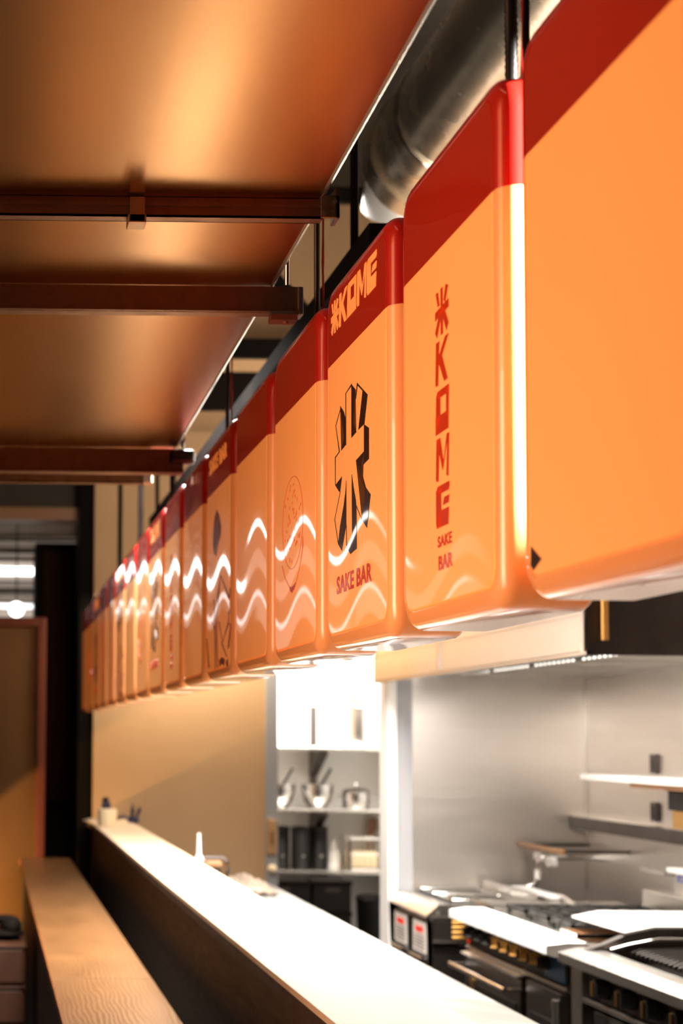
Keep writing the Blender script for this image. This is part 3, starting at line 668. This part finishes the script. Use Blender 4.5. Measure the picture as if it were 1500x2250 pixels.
MB().lathe([(0, 0), (.085, 0), (.10, .48), (.105, .50), (.10, .505), (.095, .48), (.08, .01), (0, .01)], (2.79, 12.3, .0), 28).build('body', M['black_plastic'], t, True)
MB().lathe([(.104, .506), (.09, .525), (0, .53)], (2.79, 12.3, 0), 28).build('lid', M['dark_paint'], t, True)

# ------------------------------------------------------------ extractor hood
t = thing('extractor_hood', 'large stainless extractor hood hanging over the cook line behind the signs', 'hood', (2.4, 7, 1.92))
MB().box(1.893, 1.899, 5.35, 8.26, 1.93, 2.75).build('front_panel', M['steel'], t)
MB().box(1.893, 1.915, 5.33, 8.26, 1.92, 1.936, .003).box(1.887, 1.893, 5.35, 8.26, 2.05, 2.052).build('front_rim', M['steel'], t)
MB().box(1.888, 1.893, 7.05, 7.075, 1.94, 2.75).build('seam_strip', M['chrome'], t)
MB().box(1.888, 1.893, 5.33, 5.36, 1.93, 2.75).build('corner_strip', M['chrome'], t)
b = MB().box(1.889, 1.893, 5.95, 8.25, 2.10, 2.19); b.build('perforated_strip', M['perforated'], t)
MB().box(1.897, 2.93, 5.33, 5.345, 1.92, 2.75).build('side_panel', M['steel_dark'], t)  # stainless side; dark colour stands in for the dark it reflects
MB().cyl((1.945, 5.30, 1.965), (1.945, 5.30, 2.75), .012).build('pipe', M['brass'], t, True)
MB().prism([(1.91, 2.00), (2.93, 1.955), (2.93, 1.99), (1.91, 2.04)], 'y', 5.36, 8.28).build('canopy_underside', mat('canopy_steel', (.34, .33, .33), .3, 1, noise=(5, .3)), t)
for k in range(5):
    y0 = 5.42 + k * .56
    f_ = MB()
    for j in range(9): f_.box(2.28 + 0 * j, 2.72, y0 + j * .055, y0 + .03 + j * .055, 1.958, 1.966)
    f_.build('baffle_filter', M['steel'], t)
MB().box(2.10, 2.16, 5.6, 8.1, 1.965, 1.99, .004).build('light_strip', mat('hood_lamp', (1, 1, 1), emit=5, emcol=(1, .97, .92)), t)

# ------------------------------------------------------------ back wall shelves
t = thing('wall_ledge_rail', 'long steel ledge along the back wall behind the cookers', 'shelf', (2.9, 6, 1.28))
MB().box(2.86, 2.94, 3.0, 8.29, 1.262, 1.285, .003).build('board', M['steel'], t)
MB().box(2.858, 2.864, 3.0, 8.29, 1.225, 1.285).build('front_lip', M['steel_dark'], t)
t = thing('wall_shelf', 'short pale steel shelf on the stainless back wall, upper right', 'shelf', (2.8, 6.5, 1.5))
MB().box(2.72, 2.93, 3.5, 7.75, 1.475, 1.50, .003).build('board', M['white'], t)
MB().box(2.74, 2.745, 3.5, 7.2, 1.455, 1.475).build('front_lip', M['brown_metal'], t)
for y in (5.2, 7.08):
    MB().prism([(2.93, 1.475), (2.93, 1.42), (2.78, 1.465), (2.78, 1.475)], 'y', y, y + .01).build('bracket', M['steel_dark'], t)
for y, z, l in ((7.42, 1.51, 'upper dark slotted bracket on the back wall above the short shelf'), (7.42, 1.30, 'lower dark slotted bracket on the back wall under the short shelf')):
    o = thing('bracket_plate', l, 'bracket', (2.93, y, z), 'dark slotted brackets on the back wall')
    MB().box(2.925, 2.938, y - .035, y + .035, z, z + .085, .002).build('plate', M['steel_dark'], o)
    MB().box(2.922, 2.925, y - .01, y + .01, z + .015, z + .07).build('slot', M['black_iron'], o)
t = thing('ticket_box', 'dark box with an orange-brown lower half hanging on the back wall at the right edge', 'box', (2.85, 6.95, 1.3))
MB().box(2.80, 2.93, 6.55, 6.95, 1.37, 1.45, .004).build('top', M['black_plastic'], t)
MB().box(2.81, 2.93, 6.57, 6.93, 1.295, 1.37, .004).build('bottom', M['brass'], t)

# ------------------------------------------------------------ fryer
t = thing('deep_fryer', 'stainless double fryer with two red-marked white labels at the left of the cook line', 'fryer', (2.3, 7.9, 0))
MB().prism([(1.965, .865), (2.02, .915), (2.46, .915), (2.46, .10), (1.99, .10), (1.99, .835)], 'y', 7.56, 8.26).build('body', M['steel'], t)
MB().box(1.984, 1.99, 7.60, 7.90, .13, .83, .002).build('door', M['black_plastic'], t)
MB().box(1.984, 1.99, 7.93, 8.23, .13, .83, .002).build('door', M['black_plastic'], t)
for a, b_ in ((7.63, 7.86), (7.98, 8.21)):
    l = MB().box(1.981, 1.984, a, b_, .685, .822).build('label', M['label_white'], t)
    MB().box(1.9795, 1.981, a + .05, b_ - .05, .775, .80).build('red_print', M['tile_red'], l)
    g = MB()
    for q in range(5): g.box(1.9798, 1.981, a + .03, b_ - .03, .755 - q * .014, .759 - q * .014)
    g.build('fine_print', M['steel_dark'], l)
    MB().cyl((1.965, a, .665), (1.965, b_, .665), .008).cyl((1.965, a + .01, .665), (1.985, a + .01, .665), .006).cyl((1.965, b_ - .01, .665), (1.985, b_ - .01, .665), .006).build('handle', M['chrome'], t, True)
MB().box(1.99, 2.47, 7.548, 7.56, .10, .86).build('side_panel', M['steel_dark'], t)
g = MB()
for q in range(5): g.cyl((2.075, 7.545, .86 - q * .022), (2.165, 7.545, .86 - q * .022), .0075, seg=10)
g.build('vent_louvre', M['brass'], t, True)
MB().box(1.99, 2.20, 7.535, 7.548, .735, .75).build('trim_strip', M['chrome'], t)
g = MB()
for q in range(2): g.box(2.08, 2.38, 7.62 + q * .33, 7.88 + q * .33, .915, .922)
g.build('fry_well', M['black_iron'], t)
for q in range(2):
    y0 = 7.63 + q * .33
    g = MB().tube([(2.1, y0, .93), (2.38, y0, .93), (2.38, y0 + .24, .93), (2.1, y0 + .24, .93), (2.1, y0, .93)], .006, 6)
    for j in range(5): g.cyl((2.1, y0 + .04 + .04 * j, .93), (2.38, y0 + .04 + .04 * j, .93), .003, seg=6)
    g.build('basket_rack', M['chrome'], t, True)
MB().box(2.42, 2.46, 7.56, 8.26, .915, .97, .004).build('back_guard', M['steel'], t)
MB().cyl((2.02, 7.545, .872), (2.02, 7.552, .872), .008).build('screw', M['steel'], t)

# ------------------------------------------------------------ range
t = thing('gas_range', 'steel gas range with black grates, brass and black knobs and two oven doors', 'cooker', (2.4, 6.5, 0))
MB().box(2.04, 2.82, 5.90, 7.15, .10, .92, .004).build('body', M['steel_dark'], t)
MB().prism([(1.955, .935), (2.03, .945), (2.10, .945), (2.10, .90), (1.985, .895), (1.955, .905)], 'y', 5.92, 7.15).build('front_rail', M['white'], t)
MB().box(2.025, 2.04, 5.92, 7.13, .795, .895, .003).build('control_panel', M['black_plastic'], t)
MB().box(2.023, 2.025, 5.93, 6.15, .80, .88).build('control_badge', mat('blue_tinted_plate', (.01, .05, .11), .35), t)
for j in range(9):
    y = 7.05 - j * .118
    k_ = MB().cyl((2.025, y, .852), (1.99, y, .852), .026, .021, seg=18).build('knob', M['brass'] if 2 < j < 8 else M['black_plastic'], t, True)  # middle knobs brass, the others black
    MB().box(1.984, 1.991, y - .004, y + .004, .834, .870).build('pointer', M['black_plastic'], k_)
MB().cyl((2.026, 7.10, .81), (2.018, 7.10, .81), .009).build('indicator', M['tile_red'], t, True)
MB().box(2.018, 2.03, 5.92, 7.13, .775, .79, .003).build('trim_strip', M['steel'], t)
for (a, b_) in ((6.36, 7.10), (5.93, 6.30)):
    d = MB().box(2.005, 2.04, a, b_, .18, .765, .004).build('oven_door', M['steel_dark'], t)
    MB().box(2.0, 2.006, a + .05, b_ - .05, .30, .66, .002).build('window', M['black_plastic'], d)
    if a > 6.3:
        MB().cyl((1.945, a, .715), (1.945, b_, .715), .011, seg=12).cyl((1.945, a + .01, .715), (2.005, a + .01, .715), .009).cyl((1.945, b_ - .01, .715), (2.005, b_ - .01, .715), .009).build('handle', M['chrome'], d, True)
        MB().prism([(2.005, .745), (1.985, .765), (2.04, .775), (2.04, .745)], 'y', a, b_).build('top_lip', M['steel'], d)
        MB().ball((2.0, b_ - .13, .66), .028, (.3, 1, 1)).build('thermometer', M['brass'], d, True)
    else:
        MB().box(1.985, 2.004, a, a + .03, .30, .745, .003).build('handle', M['steel'], d)
MB().box(2.08, 2.78, 5.93, 7.12, .92, .935).build('cooktop', M['steel'], t)
for i in range(3):
    for j in range(2):
        x0 = 2.17 + j * .29; y0 = 6.0 + i * .27 + .28; cx_, cy_ = x0 + .135, y0 + .125
        g = MB()
        for a, b_, c, d in ((x0, x0 + .27, y0, y0 + .014), (x0, x0 + .27, y0 + .236, y0 + .25), (x0, x0 + .014, y0, y0 + .25), (x0 + .256, x0 + .27, y0, y0 + .25), (x0, x0 + .27, cy_ - .007, cy_ + .007), (cx_ - .007, cx_ + .007, y0, y0 + .25)):
            g.box(a, b_, c, d, .955, .97)
        for sx_ in (-1, 1):
            for sy in (-1, 1):
                g.prism([(cx_ + sx_ * .04, cy_ + sy * .03), (cx_ + sx_ * .05, cy_ + sy * .02), (cx_ + sx_ * .128, cy_ + sy * .11), (cx_ + sx_ * .118, cy_ + sy * .12)], 'z', .955, .97)
                g.box(cx_ + sx_ * .125 - .007, cx_ + sx_ * .125 + .007, cy_ + sy * .115 - .007, cy_ + sy * .115 + .007, .935, .956)
        gg = g.build('grate', M['black_iron'], t)
        MB().cyl((cx_, cy_, .935), (cx_, cy_, .952), .045, .035).build('burner', M['steel_dark'], gg, True)
g = MB().box(2.10, 2.40, 6.02, 6.03, .95, .965).box(2.10, 2.40, 6.20, 6.21, .95, .965).box(2.10, 2.11, 6.02, 6.21, .95, .965).box(2.36, 2.40, 6.02, 6.21, .95, .966)
g.build('tray_frame', M['chrome'], t); MB().box(2.11, 2.36, 6.03, 6.20, .936, .950).build('drip_tray', M['brown_metal'], t)
MB().box(2.76, 2.815, 6.28, 7.13, .935, 1.03, .003).build('back_guard', M['steel'], t)

# side worktop and griddle between fryer and range
t = thing('flat_griddle', 'low steel griddle between the fryer and the gas range', 'griddle', (2.4, 7.35, 0))
MB().box(2.20, 2.80, 7.17, 7.53, .10, .925, .003).build('body', M['steel_dark'], t)
MB().box(2.15, 2.80, 7.17, 7.53, .925, .94, .002).build('plate', M['steel'], t)
MB().box(2.145, 2.15, 7.17, 7.53, .90, .955).box(2.15, 2.80, 7.17, 7.176, .94, .955).build('splash_rim', M['steel'], t)

# pot filler tap on the back wall
t = thing('wall_tap', 'chrome tap with a white handle below a brown bracket on the back wall', 'tap', (2.7, 8.0, 1.1))
MB().tube([(2.72, 8.15, 1.09), (2.66, 8.15, 1.09), (2.655, 8.15, 1.05), (2.655, 8.15, .99), (2.64, 8.16, .955), (2.60, 8.17, .945)], .011, 10).build('spout', M['chrome'], t, True)
MB().cyl((2.655, 8.15, 1.085), (2.655, 8.15, 1.115), .018).cyl((2.655, 8.15, .985), (2.655, 8.15, 1.03), .016).build('valve', M['white'], t, True)
MB().box(2.66, 2.70, 8.0, 8.05, 1.055, 1.10, .006).build('handle', M['white'], t)
MB().cyl((2.66, 8.03, 1.08), (2.66, 8.15, 1.08), .007).cyl((2.72, 8.15, 1.09), (2.94, 8.15, 1.09), .012).build('pipe', M['chrome'], t, True)
t = thing('bracket_shelf', 'short brown bracket shelf on the back wall above the tap', 'shelf', (2.8, 8.1, 1.15))
MB().box(2.60, 2.64, 7.72, 8.27, 1.135, 1.155, .003).build('front_bar', M['brown_metal'], t)
MB().box(2.64, 2.94, 7.73, 7.75, 1.137, 1.152).box(2.64, 2.94, 8.24, 8.26, 1.137, 1.152).build('arm', M['steel_dark'], t)
t = thing('long_spatula', 'long white-lit spatula lying beyond the burners below the tap', 'spatula', (2.5, 7.9, .95))
MB().box(2.52, 2.60, 7.57 - .02, 8.15, .944, .954, .003).build('blade', M['white'], t)  # metal blade, coloured white for the light on it
MB().cyl((2.56, 7.55, .962), (2.52, 7.25, .95), .010).build('handle', M['steel'], t, True)

# ------------------------------------------------------------ charbroiler
t = thing('charbroiler', 'steel charbroiler with ribbed grill, curved side guard and black knobs, cropped at the right', 'grill', (2.4, 5.2, 0))
MB().box(2.04, 2.85, 4.2, 5.80, .10, .90, .004).build('body', M['steel_dark'], t)
MB().prism([(1.965, .925), (2.03, .94), (2.09, .942), (2.09, .90), (1.985, .885), (1.965, .895)], 'y', 4.2, 5.83).build('front_rail', M['steel'], t)
MB().prism([(2.03, .94), (2.10, .965), (2.17, .995), (2.26, 1.015), (2.85, 1.02), (2.85, .90), (2.03, .90)], 'y', 5.74, 5.78).build('side_guard', M['steel_dark'], t)
MB().prism([(2.17, .997), (2.26, 1.017), (2.85, 1.022), (2.85, 1.028), (2.26, 1.024), (2.16, 1.003)], 'y', 5.74, 6.26).build('side_shelf', M['white'], t)
MB().box(2.26, 2.85, 6.24, 6.255, .94, 1.02).build('shelf_lip', M['steel'], t)
MB().box(2.82, 2.86, 4.2, 6.95, .94, 1.115, .004).build('back_panel', M['steel_wall'], t)
MB().box(2.79, 2.88, 4.2, 6.95, 1.115, 1.135, .004).build('back_panel_cap', M['white'], t)  # steel cap; the light on its top is put into the white
MB().box(2.79, 2.83, 6.97, 7.22, 1.10, 1.115).build('cap_extension', M['steel'], t)
l = MB().box(2.816, 2.82, 6.72, 6.90, 1.082, 1.108).build('blue_badge', M['blue_label'], t)
g = MB()
for q in range(4): g.box(2.8145, 2.816, 6.75 + q * .034, 6.77 + q * .034, 1.088, 1.102)
g.build('badge_print', M['label_white'], l)
MB().box(2.30, 2.82, 4.3, 5.70, .905, .915).build('fire_box', M['black_iron'], t)
for j in range(36):
    y = 5.68 - j * .038
    MB().prism([(2.16, .945), (2.19, .955), (2.70, .975), (2.70, .963), (2.16, .932)], 'y', y - .011, y).build('grill_bar', M['steel_dark'], t)
MB().tube([(2.10, 5.70, .948), (2.16, 5.70, .965), (2.26, 5.70, .985), (2.75, 5.70, .99)], .006, 8).build('wire_edge', M['chrome'], t, True)
MB().box(2.022, 2.04, 4.2, 5.70, .80, .885, .003).build('control_panel', M['steel_dark'], t)
for j in range(6):
    y = 5.52 - j * .21
    k_ = MB().cyl((2.022, y, .845), (1.975, y, .845), .036, .030, seg=20).build('knob', M['black_plastic'], t, True)
    MB().box(1.968, 1.976, y - .005, y + .005, .822, .868).build('pointer', M['brass'], k_)
MB().box(2.005, 2.03, 4.2, 5.70, .775, .79, .003).build('trim_strip', M['steel'], t)
d = MB().box(2.01, 2.04, 4.9, 5.62, .18, .76, .004).build('door', M['black_plastic'], t)
MB().cyl((1.965, 4.95, .72), (1.965, 5.52, .72), .011).cyl((1.965, 5.5, .72), (2.01, 5.5, .72), .008).cyl((1.965, 4.97, .72), (2.01, 4.97, .72), .008).build('handle', M['chrome'], d, True)
MB().box(2.0, 2.04, 5.70, 5.80, .10, .88, .002).build('corner_post', M['steel'], t)

# ------------------------------------------------------------ crates at the lower left
KG = 'stacked orange-brown tubs at the left of the table'
for k, (z0, z1, lab) in enumerate(((.47, .655, 'topmost orange-brown tub of the stack left of the table'), (.285, .465, 'second orange-brown tub down the stack left of the table'), (.10, .28, 'third orange-brown tub down the stack left of the table, at the bottom edge'))):
    t = thing('storage_tub', lab, 'tub', (0, 8.2, z0), KG)
    MB().box(-.35, .195, 8.0, 8.5, z0, z1, .02).build('body', M['crate'], t)
    MB().box(-.35, .197, 7.995, 8.505, z1 - .006, z1 + .003, .003).build('lid', M['crate'], t)
t = thing('tub_trolley', 'low dark trolley base under the stack of tubs', 'trolley', (0, 8.2, 0))
MB().box(-.36, .2, 7.98, 8.52, .06, .098).build('deck', M['dark_paint'], t)
for x in (-.32, .16):
    for y in (8.02, 8.48): MB().cyl((x - .012, y, .03), (x + .012, y, .03), .03).build('wheel', M['black_iron'], t, True)
t = thing('dark_bag', 'dark drooping bag resting on top of the stacked tubs', 'bag', (.12, 8.25, .655))
b = MB(); b.ball((.10, 8.25, .689), .09, (1.05, 1, .32)); b.ball((.125, 8.25, .72), .08, (.7, 1, .7)); b.ball((.10, 8.25, .755), .045, (1.5, 1, .5)); b.build('bag', M['dark_paint'], t, True)

# ------------------------------------------------------------ light
def area(name, loc, target, sx_, sy, power, col, spread=180):
    l = bpy.data.lights.new(name, 'AREA'); l.shape = 'RECTANGLE'; l.size = sx_; l.size_y = sy; l.energy = power; l.color = col
    o = bpy.data.objects.new(name, l); C.objects.link(o); o.location = loc
    o.rotation_euler = (Vector(target) - Vector(loc)).to_track_quat('-Z', 'Y').to_euler(); l.spread = math.radians(spread); return o
area('kitchen_lamp', (1.35, 6.5, 3.75), (1.30, 6.5, 0), .3, 2.6, 680, (1, .95, .89), 128)
area('upper_wall_fill', (2.0, 9.3, 3.3), (2.1, 11.4, 3.9), 1.6, .3, 26, (1, .86, .68))  # added fill, brightens the upper wall for the duct to reflect
area('duct_streak_fill', (2.6, 8.1, 2.75), (1.6, 5.2, 3.4), .7, .5, 150, (1, .92, .78))  # unseen light added behind the hood for a bright streak on the duct
area('kitchen_lamp', (2.25, 6.55, 1.90), (2.25, 6.55, 0), .5, 1.7, 32, (1, .93, .84))
area('storage_lamp', (2.3, 12.2, 2.7), (2.4, 12.7, 1.6), 1.2, .3, 95, (1, .98, .95))
area('storage_lamp', (2.5, 11.7, 2.3), (2.5, 12.9, 1.0), .8, .3, 40, (1, .95, .88))  # second light, added as fill for the wall below the top shelf
area('end_wall_fill', (1.35, 11.05, 2.6), (1.35, 11.2, 1.2), 1.0, .1, 34, (1, .86, .66))  # added light, grades the beige wall from bright top downwards
area('dining_lamp', (-2.0, 2.2, 1.9), (.6, 2.4, 2.05), 1.2, 4, 40, (1, .56, .36), 74)
area('duct_fill', (1.9, 5.4, 2.9), (1.7, 5.4, 4.0), .22, 4.0, 45, (1, .93, .82), 150)  # added below the duct to brighten its underside
def spot(name, loc, target, angle, blend, power, col, size=.03):
    s = bpy.data.lights.new(name, 'SPOT'); s.energy = power; s.spot_size = math.radians(angle); s.spot_blend = blend; s.shadow_soft_size = size; s.color = col
    so = bpy.data.objects.new(name, s); C.objects.link(so); so.location = loc
    so.rotation_euler = (Vector(target) - so.location).to_track_quat('-Z', 'Y').to_euler()
spot('sun_patch', (2.6, 1.0, 2.9), (.655, 1.96, 2.22), 15, .08, 9000, (1, .95, .9))
spot('end_spot', (-1.0, 10.8, .25), (.28, 11.34, .75), 40, .12, 300, (1, .6, .2))  # added spot, shapes the slanting lit area on the framed board
wd = bpy.data.worlds.new('World'); bpy.context.scene.world = wd; wd.use_nodes = True
wd.node_tree.nodes['Background'].inputs[0].default_value = (.5, .35, .2, 1); wd.node_tree.nodes['Background'].inputs[1].default_value = .05

# ------------------------------------------------------------ camera
cam = bpy.data.cameras.new('camera'); co = bpy.data.objects.new('camera', cam); C.objects.link(co)
cam.sensor_fit = 'HORIZONTAL'; cam.sensor_width = 24; cam.lens = 3700 / 1500 * 24
cam.shift_x = (750 + 26.4) / 1500; cam.shift_y = (1390 - 1125) / 1500
cam.clip_start = .05; cam.clip_end = 60
p_ = math.atan(.0617); r_ = .0113
F_ = Vector((0, math.cos(p_), math.sin(p_))); R0 = Vector((1, 0, 0)); U0 = Vector((0, -math.sin(p_), math.cos(p_)))
Rt = R0 * math.cos(r_) + U0 * math.sin(r_); Up = U0 * math.cos(r_) - R0 * math.sin(r_)
mt = Matrix((Rt, Up, -F_)).transposed().to_4x4(); mt.translation = (0, 0, 1.64); co.matrix_world = mt
cam.dof.use_dof = True; cam.dof.focus_distance = 2.8; cam.dof.aperture_fstop = 4.8
sc = bpy.context.scene; sc.camera = co
sc.view_settings.view_transform = 'Standard'; sc.view_settings.look = 'None'; sc.view_settings.exposure = 0; sc.view_settings.gamma = 1
sc.view_settings.use_curve_mapping = False
for o in bpy.data.objects:
    if '_org' in o: del o['_org']
bpy.context.view_layer.update()
